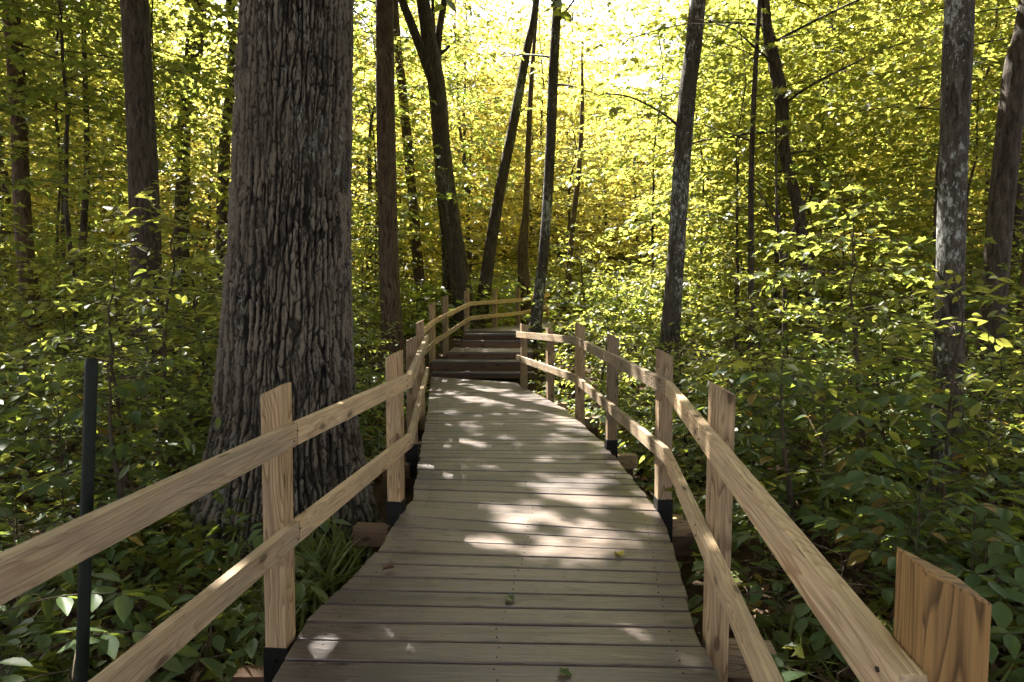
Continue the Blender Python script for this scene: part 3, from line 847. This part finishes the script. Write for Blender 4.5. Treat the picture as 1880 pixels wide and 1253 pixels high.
tree_from_px('tree', 'lichen-patched trunk leaning right behind the right railing', 'tree', [(1281, 0), (1262, 170), (1250, 330), (1240, 480), (1230, 620)], 10.0, [29, 30, 31, 32, 36], M['bark_lichen'], 14, big(cb=.62),
             limbs=[([(1249, 235), (1218, 210), (1160, 180), (1110, 172)], [6, 4, 3, 2], 9.9)], seed=29)
tree_from_px('tree', 'crooked slim trunk among the leaves right of centre', 'tree', [(1404, 0), (1414, 80), (1434, 180), (1440, 280), (1464, 380), (1480, 480), (1490, 570)], 10.8, [16, 22, 24, 20, 20, 22, 24], M['bark'], 12,
             dict(cb=.30, rad=3.2, nb=26, leaf_size=.14, twig_gap=.3, twig_len=1.1, leaf_gap=.10, rise=.3, shape='round'), seed=30)
tree_from_px('tree', 'very thin straight stem between the leaning lichen trunk and the crooked trunk', 'tree', [(1394, 0), (1384, 180), (1379, 330), (1379, 500)], 10.2, [7, 9, 10, 11], M['bark'], 10,
             dict(cb=.36, rad=2.6, nb=20, leaf_size=.13, twig_gap=.28, twig_len=.9, leaf_gap=.09, rise=.3, shape='round'), seed=31)
tree_from_px('tree', 'tall straight lichen-streaked trunk right of the right railing, its foot in view', 'tree', [(1762, 0), (1750, 300), (1742, 600), (1732, 960)], 5.3, [46, 46, 48, 50], M['bark_lichen'], 13, big(rad=4.6, nb=22), seed=32, sides=28)
tree_from_px('tree', 'dark trunk leaning right at the right edge of the photo', 'tree', [(1895, -20), (1866, 120), (1846, 300), (1828, 500), (1812, 720)], 7.2, [36, 38, 40, 42, 46], M['bark'], 13, big(rad=4.4, nb=22), seed=33, sides=22)
tree_from_px('tree', 'thin stem behind the trunks at the right edge', 'tree', [(1885, 480), (1868, 640), (1856, 800)], 9.0, [14, 16, 18], M['bark_warm'], 8, None, seed=34)
tree_from_px('tree', 'orange-brown distant trunk behind the warm brown trunk', 'tree', [(728, 60), (738, 160), (748, 260), (762, 420)], 17.0, [14, 16, 17, 18], M['bark_warm'], 12, None, seed=35)
tree_from_px('tree', 'thin orange-brown trunk far behind the right end of the far railing', 'tree', [(1062, 320), (1050, 430), (1042, 540)], 19.0, [9, 10, 13], M['bark_warm'], 8, None, seed=36)
tree_from_px('tree', 'distant brown trunk just above the middle of the far railing', 'tree', [(966, 380), (960, 460), (962, 530)], 17.6, [12, 20, 24], M['bark_warm'], 9, None, seed=37)
tree_from_px('tree', 'dark distant stem between the two trunks at the far left', 'tree', [(158, 200), (160, 300), (155, 400)], 13.5, [9, 10, 12], M['bark'], 10, None, seed=38)
tree_from_px('tree', 'thin twiggy forking stem beneath the crooked trunk', 'tree', [(1425, 330), (1428, 420), (1440, 520), (1440, 620)], 9.5, [4, 6, 8, 9], M['bark'], 4.2, None,
             limbs=[([(1434, 500), (1458, 420), (1490, 340)], [6, 5, 3], 9.5), ([(1426, 410), (1405, 370), (1380, 340)], [4, 3, 2], 9.5)], seed=39)
# crowns added behind the camera and beside, to shade the walk
for k, (x, y) in enumerate(((-6.5, 15.5), (-10.5, 9), (-12, 15), (-4.5, -1.5), (3.2, -2.5), (7.5, 3.0), (-9, 2.5), (8.5, 11.5), (-2.5, -7), (4, -8), (10,-3), (-10,-4))):
    if k == 0: lab = 'tall forest tree with a high crown left of the steps'
    if k > 0: lab = 'tall forest tree added beside or behind the foreground for its shade'
    rng = np.random.default_rng(100 + k)
    g = gz(x, y)
    lv, tb = make_tree(rng, 14.5, trunk_r=.17, **big())
    root = empty('forest_tree', (x, y, g - .1), lab, 'tree', 'tall trees around the walk')
    off = np.array([x, y, g - .1])
    link('trunk', tb.mesh('trunk'), M['bark'], root, local=True)
    link('crown', lv.mesh('crown', KITE, rng, mask_fn=lambda P: open_mask(P + off)), M['leaf_canopy'], root, local=True)

# ------------------------------------------------------------------ copies
def copy_thing(root, loc, rotz, scale, label=None, group=None):
    r = root.copy(); C.objects.link(r); r.location = loc; r.rotation_euler = (0, 0, rotz); r.scale = (scale,) * 3
    if label: r['label'] = label
    if group: r['group'] = group
    for ch in root.children:
        c = ch.copy(); C.objects.link(c); c.parent = r
    return r
def proto_tree(name, rng, leafshape, lmat, bmat, **kw):
    lv, tb = make_tree(rng, **kw)
    root = empty(name, (0, 0, 0), 'x', 'tree')
    link('trunk', tb.mesh('trunk'), bmat, root, local=True)
    link('crown', lv.mesh('crown', leafshape, rng), lmat, root, local=True)
    root['used'] = 0
    return root
def place(proto, x, y, rot, sc, label, group, sink=.05):
    g = gz(x, y) - sink
    if proto['used'] == 0:
        proto.location = (x, y, g); proto.rotation_euler = (0, 0, rot); proto.scale = (sc,) * 3
        proto['label'] = label; proto['group'] = group; proto['used'] = 1
        return proto
    return copy_thing(proto, (x, y, g), rot, sc, label, group)

# backdrop wood: maples of the mid storey, sunlit from behind
BH = (9.5, 12, 7.0, 14, 17)   # heights of the prototypes
protosB = [proto_tree('maple_tree', np.random.default_rng(60 + k), MAPLE if k < 3 else KITE, M['leaf_sun'], M['bark'],
                      height=h, cb=cb, rad=rd, nb=nb, trunk_r=.07 + .01 * k, leaf_size=ls, twig_gap=.20, twig_len=1.5, leaf_gap=.066, rise=.22, shape=shp, jit=.36, flat=.13)
           for k, (h, cb, rd, nb, shp, ls) in enumerate(((9.5, .10, 3.1, 40, 'round', .118), (12, .18, 3.5, 42, 'cone', .128), (7.0, .06, 2.7, 36, 'round', .115), (14, .22, 4.0, 44, 'round', .16), (17, .03, 4.6, 60, 'round', .20)))]
rb = np.random.default_rng(77)
nB = 0
for y0 in list(np.arange(16.5, 40, 3.5)) + list(np.arange(41, 78, 4.8)):
    w = .80 * y0 + 3
    for x0 in np.arange(-w, w, 3.3 + .035 * y0):
        x = x0 + rb.uniform(-1.2, 1.2); y = y0 + rb.uniform(-1.1, 1.1)
        if y < 20.5 and -2.2 < x < 3.6: continue
        k = int(rb.integers(0, 4))
        if y > 30: k = (1, 3, 3, 1)[k]
        elif y < 27: k = (0, 2, 2, 2)[k]
        if y > 42: k = 4
        sc = rb.uniform(.8, 1.2)
        if abs(x / y - .195) < .02 + 2.6 / y:         # the bright opening over the steps
            hmax = .29 * y + 1.4 - gz(x, y)
            if hmax < BH[k] * sc:
                if hmax < 9.5: k = 2
                sc = min(sc, hmax / BH[k])
        side = 'left of' if x < -2 else ('right of' if x > 3 else 'behind')
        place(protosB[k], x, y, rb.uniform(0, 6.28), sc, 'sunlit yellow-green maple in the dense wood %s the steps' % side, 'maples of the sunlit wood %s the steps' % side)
        nB += 1
# mid-storey maples reaching over the walk's sides
protoM = [proto_tree('maple_tree', np.random.default_rng(160 + k), MAPLE, M['leaf_mid'], M['bark'],
                     height=h, cb=cb, rad=rd, nb=nb, trunk_r=.035, leaf_size=.115, twig_gap=.2, twig_len=1.0, leaf_gap=.066, rise=.2, shape='round', jit=.36, flat=.14)
          for k, (h, cb, rd, nb) in enumerate(((7.2, .26, 2.3, 34), (8.6, .36, 2.6, 36)))]
for k, (x, y) in enumerate(((3.9, 11.8), (3.1, 15.2), (5.4, 14.0), (5.6, 13.4), (7.2, 11.0), (7.9, 9.2), (-4.4, 13.5), (-6.8, 12.2), (-3.2, 16.0), (-9.2, 13.8), (8.9, 14.2), (6.6, 16.4), (-7.6, 9.2), (-1.6, 18.5), (4.2, 15.4))):
    side = 'left' if x < 0 else 'right'
    place(protoM[k % 2], x, y, rb.uniform(0, 6.28), rb.uniform(.85, 1.1), 'slender shaded maple spreading flat leafy sprays %s of the steps' % side, 'slender maples %s of the steps' % side)

protoH = [proto_tree('maple_tree', np.random.default_rng(170 + k), MAPLE, M['leaf_mid'], M['bark'],
                     height=9.5, cb=.45, rad=3.2, nb=34, trunk_r=.045, leaf_size=.12, twig_gap=.2, twig_len=1.1, leaf_gap=.068, rise=.05, shape='round', jit=.34, flat=.12) for k in range(2)]
for k, (x, y) in enumerate(((5.0, 12.8), (-7.0, 11.0), (6.4, 10.4), (-9.5, 14.5), (8.8, 12.4))):
    place(protoH[k % 2], x, y, rb.uniform(0, 6.28), rb.uniform(.9, 1.1), 'maple whose dark leafy sprays hang overhead across the upper part of the view', 'maples with sprays overhead')

# tall crowns added further back to lay patches of shade on the sunlit wood
lv, tb = make_tree(np.random.default_rng(150), 14.5, trunk_r=.17, **big(leaf_size=.25))
protoT = empty('forest_tree', (0, 0, 0), 'x', 'tree'); protoT['used'] = 0
link('trunk', tb.mesh('trunk'), M['bark'], protoT, local=True); link('crown', lv.mesh('crown', MAPLE, np.random.default_rng(5)), M['leaf_mid'], protoT, local=True)
for x, y in ((-14, 19), (-17, 27), (-5.5, 29), (-12, 33), (9, 20), (14, 24), (11, 31), (20, 30), (-22, 36), (13.5, 15.5)):
    place(protoT, x, y, rb.uniform(0, 6.28), rb.uniform(.85, 1.1), 'tall bare-trunked tree added among the sunlit maples to shade them', 'tall trees in the sunlit wood')

# understorey saplings in the middle distance
protosS = [proto_tree('sapling', np.random.default_rng(80 + k), MAPLE if k % 2 else OVATE, M['leaf_mid'], M['twig'],
                      height=h, cb=cb, rad=rd, nb=nb, trunk_r=.016 + .004 * k, leaf_size=ls, twig_gap=.125, twig_len=.55, leaf_gap=.052, rise=.25, shape=shp, jit=.34, trunk_sides=6, flat=.16)
           for k, (h, cb, rd, nb, ls, shp) in enumerate(((1.7, .25, .75, 16, .080, 'round'), (2.8, .22, 1.1, 24, .092, 'round'), (1.2, .25, .6, 12, .075, 'flat'), (4.2, .20, 1.5, 34, .10, 'round'), (2.2, .35, 1.0, 16, .088, 'flat')))]
def on_walk(x, y, m=.35):
    if y < 11.6: return -1.25 - m < x < 1.15 + m and (x < on_line(Rtop, max(.95, y))[0].x + m + .3)
    if y < 14.5: return -1.5 - m < x < .5 + m
    if y < 19.5:
        c = .1 + (y - 14.5) * .55
        return abs(x - c) < 1.1 + m
    return False
def near_trunk(x, y):
    return math.hypot(x + 1.66, y - 4.98) < .95
nS = 0
occupied = []
for k in range(900):
    y = 4.2 + 13 * rb.random() ** .8; x = rb.uniform(-.82, .82) * y * 1.05
    if on_walk(x, y, .55) or near_trunk(x, y): continue
    kk = int(rb.choice([0, 1, 2, 3, 4], p=[.24, .24, .2, .10, .22]))
    if y < 6.5 and kk in (1, 3): kk = 2
    if y < 9 and kk == 3: kk = 1
    if abs(x) < 2.6 and kk in (1, 3): kk = 2
    # keep the view down the walk open
    if -2.1 < x < 1.9 and y < 11: kk = 2
    if y < 10.8 and abs(940 + x / y * 1253 - 1475) < 90 and kk in (1, 3, 4): kk = 2
    sp_ = (.55, .8, .45, 1.1, .7)[kk]
    if any(math.hypot(x - a, y - b) < (sp_ + c) * .62 for a, b, c in occupied): continue
    occupied.append((x, y, sp_))
    side = 'left' if x < 0 else 'right'
    band = 'near' if y < 8 else ('middle' if y < 12 else 'far')
    lab = 'green leafy sapling in the undergrowth on the %s side, %s part of the walk' % (side, band)
    place(protosS[kk], x, y, rb.uniform(0, 6.28), rb.uniform(.8, 1.2), lab, 'saplings %s of the walk, %s part' % (side, band))
    nS += 1

# compound-leaf plants close by
def compound_plant(rng, h, nfr, lsz, nl, shape, arch=.35):
    lv, tb = Leaves(), Tubes()
    stem_top = np.array([rng.uniform(-.05, .05), rng.uniform(-.05, .05), h * .7])
    tb.add(np.array([[0, 0, -.05], stem_top * .5 + [0.01, 0, 0], stem_top]), [.005, .004, .003], 5)
    for k in range(nfr):
        u = (k + .5) / nfr
        p0 = stem_top * (.35 + .65 * u); phi = k * 2.4 + rng.uniform(-.4, .4)
        d = np.array([math.cos(phi), math.sin(phi), 0]); s = np.array([-d[1], d[0], 0])
        ln = lsz * (nl * .5 + 1.0) * rng.uniform(.8, 1.15)
        t_ = np.linspace(0, 1, 7)
        pts = p0 + d * (ln * t_)[:, None] + np.array([0, 0, 1.]) * (h * .32 * t_ * (1 - .1 * u) - arch * ln * t_ ** 2)[:, None]
        tb.add(pts, .0028 * (1 - .7 * t_) + .0006, 4)
        P_, D_, N_, S_ = [], [], [], []
        for j in range(nl):
            w = 1 - (j // 2) * (.62 / max(1, (nl - 1) // 2)) if j else 1
            if j == 0: ang = 0; w = 1
            else: ang = (1 if j % 2 else -1) * R(rng.uniform(48, 66)); w = 1 - (((j + 1) // 2) - .35) * (.62 / max(1, nl // 2))
            i_ = min(5, int(w * 6)); f_ = w * 6 - i_
            b = pts[i_] * (1 - f_) + pts[i_ + 1] * f_
            dd = d * math.cos(ang) + s * math.sin(ang) + np.array([0, 0, rng.uniform(-.3, .02)])
            P_.append(b); D_.append(dd); N_.append(np.array([0, 0, 1.]) + rng.standard_normal(3) * .2); S_.append(lsz * (1.15 if j == 0 else (.7 + .45 * w)) * rng.uniform(.9, 1.1))
        lv.add(np.array(P_), np.array(D_), np.array(N_), np.array(S_))
    return lv, tb
protosP = []
for k, (h, nf, ls, nl, shp) in enumerate(((.42, 5, .115, 5, OVATE), (.60, 7, .12, 5, OVATE), (.30, 4, .13, 3, OVATE), (1.0, 11, .11, 7, LANCE), (.75, 8, .12, 7, OVATE), (.25, 6, .075, 3, OVATE), (1.3, 14, .115, 7, OVATE))):
    rng = np.random.default_rng(200 + k)
    lv, tb = compound_plant(rng, h, nf, ls, nl, shp)
    root = empty('leafy_plant', (0, 0, 0), 'x', 'plant')
    link('stem', tb.mesh('stem'), M['twig'], root, local=True)
    link('foliage', lv.mesh('foliage', shp, rng, fold=.14, droop=.25), M['leaf_low'], root, local=True)
    root['used'] = 0; protosP.append(root)
occ = []
nP = 0
def put_plant(kk, x, y, sc=None):
    global nP
    side = 'left' if x < 0 else 'right'
    band = 'foreground' if y < 4 else ('middle' if y < 8 else 'far')
    ht = 'knee-high' if kk in (0, 1, 4) else ('ankle-high' if kk in (2, 5) else 'waist-high')
    lab = '%s broad-leaved green plant on the forest floor, %s side, %s' % (ht, side, {'foreground': 'close to the camera', 'middle': 'beside the middle of the walk', 'far': 'towards the steps'}[band])
    place(protosP[kk], x, y, rb.uniform(0, 6.28), rb.uniform(.8, 1.25) if sc is None else sc, lab, '%s plants, %s side, %s' % (ht, side, band), .02)
    nP += 1
for x, y, kk, sc in ((-1.55, 2.35, 1, 1.0), (-1.25, 1.75, 0, 1.0), (-1.05, 2.1, 2, 1.1), (-1.75, 1.9, 1, .95), (-2.0, 2.6, 4, 1.0), (-1.35, 2.9, 2, 1.2), (-1.22, 3.3, 1, .8),
                     (1.55, 2.3, 1, .9), (1.3, 3.6, 0, 1.0), (1.7, 3.4, 4, .9), (2.3, 3.2, 4, 1.0), (2.05, 3.8, 3, .8), (2.9, 4.0, 4, 1.1), (1.35, 2.7, 2, 1.0), (1.55, 5.0, 6, .95), (2.2, 5.4, 6, 1.05), (1.9, 6.2, 6, 1.0), (2.8, 5.8, 6, 1.1), (3.4, 6.6, 6, 1.1), (1.25, 4.6, 0, 1)):
    put_plant(kk, x, y, sc); occ.append((x, y))
for k in range(1500):
    y = .9 + 9.5 * rb.random() ** 1.1; x = rb.uniform(-.80, .80) * y * 1.1 + rb.uniform(-.3, .3)
    if on_walk(x, y, .12) or near_trunk(x, y): continue
    if y < 1.7 and abs(x) < 1.4: continue
    kk = int(rb.choice(7, p=[.2, .2, .17, .08, .13, .14, .08]))
    if abs(x) < 1.9 and kk in (3, 4, 6): kk = 5
    if y < 3 and kk in (3, 6): kk = 1
    if any(abs(x - a) < .26 and abs(y - b) < .26 for a, b in occ): continue
    occ.append((x, y)); put_plant(kk, x, y)
    if nP > 285: break

# ------------------------------------------------------------------ ground cover, litter, grass (nobody could count them)
def scatter_xy(rng, n, ymax, xw=.85, pw=1.0, ymin=.6):
    y = ymin + (ymax - ymin) * rng.random(n) ** pw; x = rng.uniform(-1, 1, n) * (xw * y + 1.6)
    k = np.array([not on_walk(a, b, -.02) for a, b in zip(x, y)]) & (np.hypot(x + 1.66, y - 4.98) > .62)
    return x[k], y[k]
rng = np.random.default_rng(301)
x, y = scatter_xy(rng, 13000, 17, pw=.8)
k_ = ~((x > .9) & (x < 2.1) & (y < 4.6) & (rng.random(len(x)) < .75)) & ~((x < -.7) & (x > -1.5) & (y < 3.4) & (rng.random(len(x)) < .4))
x, y = x[k_], y[k_]
h = rng.uniform(.05, .30, len(x)) * (1 - .3 * (np.abs(x) < 1.7)); g = ground_z(x, y)
lv = Leaves(); tb = Tubes()
for k in range(5):
    ph = rng.random(len(x)) * 6.28
    D_ = np.stack([np.cos(ph), np.sin(ph), rng.uniform(-.35, .25, len(x))], 1)
    P_ = np.stack([x + .02 * np.cos(ph), y + .02 * np.sin(ph), g + h * rng.uniform(.7, 1.05, len(x))], 1)
    lv.add(P_, D_, np.array([0, 0, 1.]) + rng.standard_normal((len(x), 3)) * .3, rng.uniform(.05, .11, len(x)))
lobed = Leaves(); pick = rng.random(len(lv.P[0])) < .4
for k in range(5):
    lobed.add(lv.P[k][pick], lv.D[k][pick], lv.Nn[k][pick], lv.S[k][pick] * 1.1)
    lv.P[k], lv.D[k], lv.Nn[k], lv.S[k] = lv.P[k][~pick], lv.D[k][~pick], lv.Nn[k][~pick], lv.S[k][~pick]
tag(link('seedling_cover', lobed.mesh('seedling_cover', MAPLE, rng), M['leaf_mid']), 'low lobed maple seedlings carpeting the forest floor', 'seedlings', None, 'stuff')
tag(link('ground_cover', lv.mesh('ground_cover', OVATE, rng), M['leaf_low']), 'low green seedlings carpeting the forest floor', 'ground cover', None, 'stuff')
# far brush closing the view at ground level
x, y = scatter_xy(rng, 24000, 75, pw=1.1, ymin=13)
g = ground_z(x, y); lv = Leaves()
for k in range(7):
    ph = rng.random(len(x)) * 6.28
    D_ = np.stack([np.cos(ph), np.sin(ph), rng.uniform(-.35, .25, len(x))], 1)
    P_ = np.stack([x + .15 * np.cos(ph), y + .15 * np.sin(ph), g + rng.random(len(x)) ** 1.3 * (.9 + .02 * y)], 1)
    lv.add(P_, D_, np.array([0, 0, 1.]) + rng.standard_normal((len(x), 3)) * .4, rng.uniform(.08, .15, len(x)) * (1 + .02 * y))
tag(link('brush', lv.mesh('brush', KITE, rng), M['leaf_mid']), 'low brush filling the wood behind the steps', 'brush', None, 'stuff')
x, y = scatter_xy(rng, 15000, 12, pw=1.3)
ph = rng.random(len(x)) * 6.28
lv = Leaves()
lv.add(np.stack([x, y, ground_z(x, y) + rng.uniform(.004, .035, len(x))], 1), np.stack([np.cos(ph), np.sin(ph), rng.uniform(-.15, .35, len(x))], 1), np.array([0, 0, 1.]) + rng.standard_normal((len(x), 3)) * .45, rng.uniform(.04, .10, len(x)))
tag(link('leaf_litter', lv.mesh('leaf_litter', MAPLE, rng, fold=.5, droop=.5), M['litter']), 'brown dead leaves covering the forest floor', 'leaf litter', None, 'stuff')
lv = Leaves()
spots = [(-1.32, 3.75, .34, 260, .30), (-1.12, 4.2, .2, 140, .26), (-1.2, 3.2, .25, 120, .24), (-1.3, 2.2, .25, 120, .22), (1.35, 4.9, .3, 120, .25), (1.55, 3.0, .35, 90, .22), (2.6, 4.4, .4, 140, .3), (-2.4, 2.6, .5, 150, .3), (1.5, 6.6, .4, 120, .28), (2.0, 2.4, .4, 130, .25)]
for sx, sy, sr, n, hl in spots:
    a = rng.random(n) * 6.28; rr = sr * np.sqrt(rng.random(n))
    x = sx + rr * np.cos(a); y = sy + rr * np.sin(a); ph = rng.random(n) * 6.28
    lean = rng.uniform(.15, .8, n)
    D_ = np.stack([np.cos(ph) * lean, np.sin(ph) * lean, np.ones(n)], 1)
    N_ = np.stack([-np.cos(ph), -np.sin(ph), lean], 1)
    lv.add(np.stack([x, y, ground_z(x, y)], 1), D_, N_, hl * rng.uniform(.6, 1.4, n))
tag(link('grass', lv.mesh('grass', BLADE, rng, fold=.0, droop=-.0 + .55), M['blade']), 'thin arching grass tufts at the edges of the boardwalk', 'grass', None, 'stuff')

# fallen leaves lying on the planks
for px, py, s, mat, lab in ((930, 1099, .055, 'leaf_low', 'small green leaf lying in the middle of the planks'), (1026, 1235, .06, 'leaf_low', 'green fallen leaf at the bottom centre of the boardwalk'),
                            (722, 1045, .06, 'litter', 'curled tan leaf near the left edge of the planks'), (1141, 1023, .07, 'yellow_leaf', 'yellow-green fallen leaf at the right in the sun patch'),
                            (925, 757, .08, 'litter', 'brown leaf on the far planks below the steps')):
    p = at_height(px, py, .004); lv = Leaves(); ph = rng.random() * 6.28
    lv.add(np.array([[0, 0, 0.006]]), np.array([[math.cos(ph), math.sin(ph), .12]]), np.array([[.1, .1, 1.]]), np.array([s]))
    o = link('fallen_leaf', lv.mesh('fallen_leaf', MAPLE, rng, fold=.35, droop=.25), M[mat]); o.location = p
    tag(o, lab, 'leaf')
lv = Leaves(); n = 260
uu = rng.random(n); yy = .8 + 9.5 * rng.random(n)
P_ = []
for a, b in zip(uu, yy):
    for q in range(len(LP) - 1):
        if LP[q].y <= b <= LP[q + 1].y:
            f = (b - LP[q].y) / (LP[q + 1].y - LP[q].y); l = LP[q].lerp(LP[q + 1], f); r_ = RP[q].lerp(RP[q + 1], f)
            a2 = a ** 2 * .35 if rng.random() < .5 else (1 - a ** 2 * .35 if rng.random() < .5 else a)
            p = l.lerp(r_, a2); P_.append((p.x, p.y, .006)); break
P_ = np.array(P_); n = len(P_); ph = rng.random(n) * 6.28
lv.add(P_, np.stack([np.cos(ph), np.sin(ph), rng.uniform(0, .2, n)], 1), np.array([0, 0, 1.]) + rng.standard_normal((n, 3)) * .2, rng.uniform(.006, .02, n))
tag(link('deck_litter', lv.mesh('deck_litter', OVATE, rng, fold=.3), M['litter']), 'tiny bits of dead leaf strewn over the boardwalk planks', 'leaf litter', None, 'stuff')
print('COUNTS', nB, nS, nP)
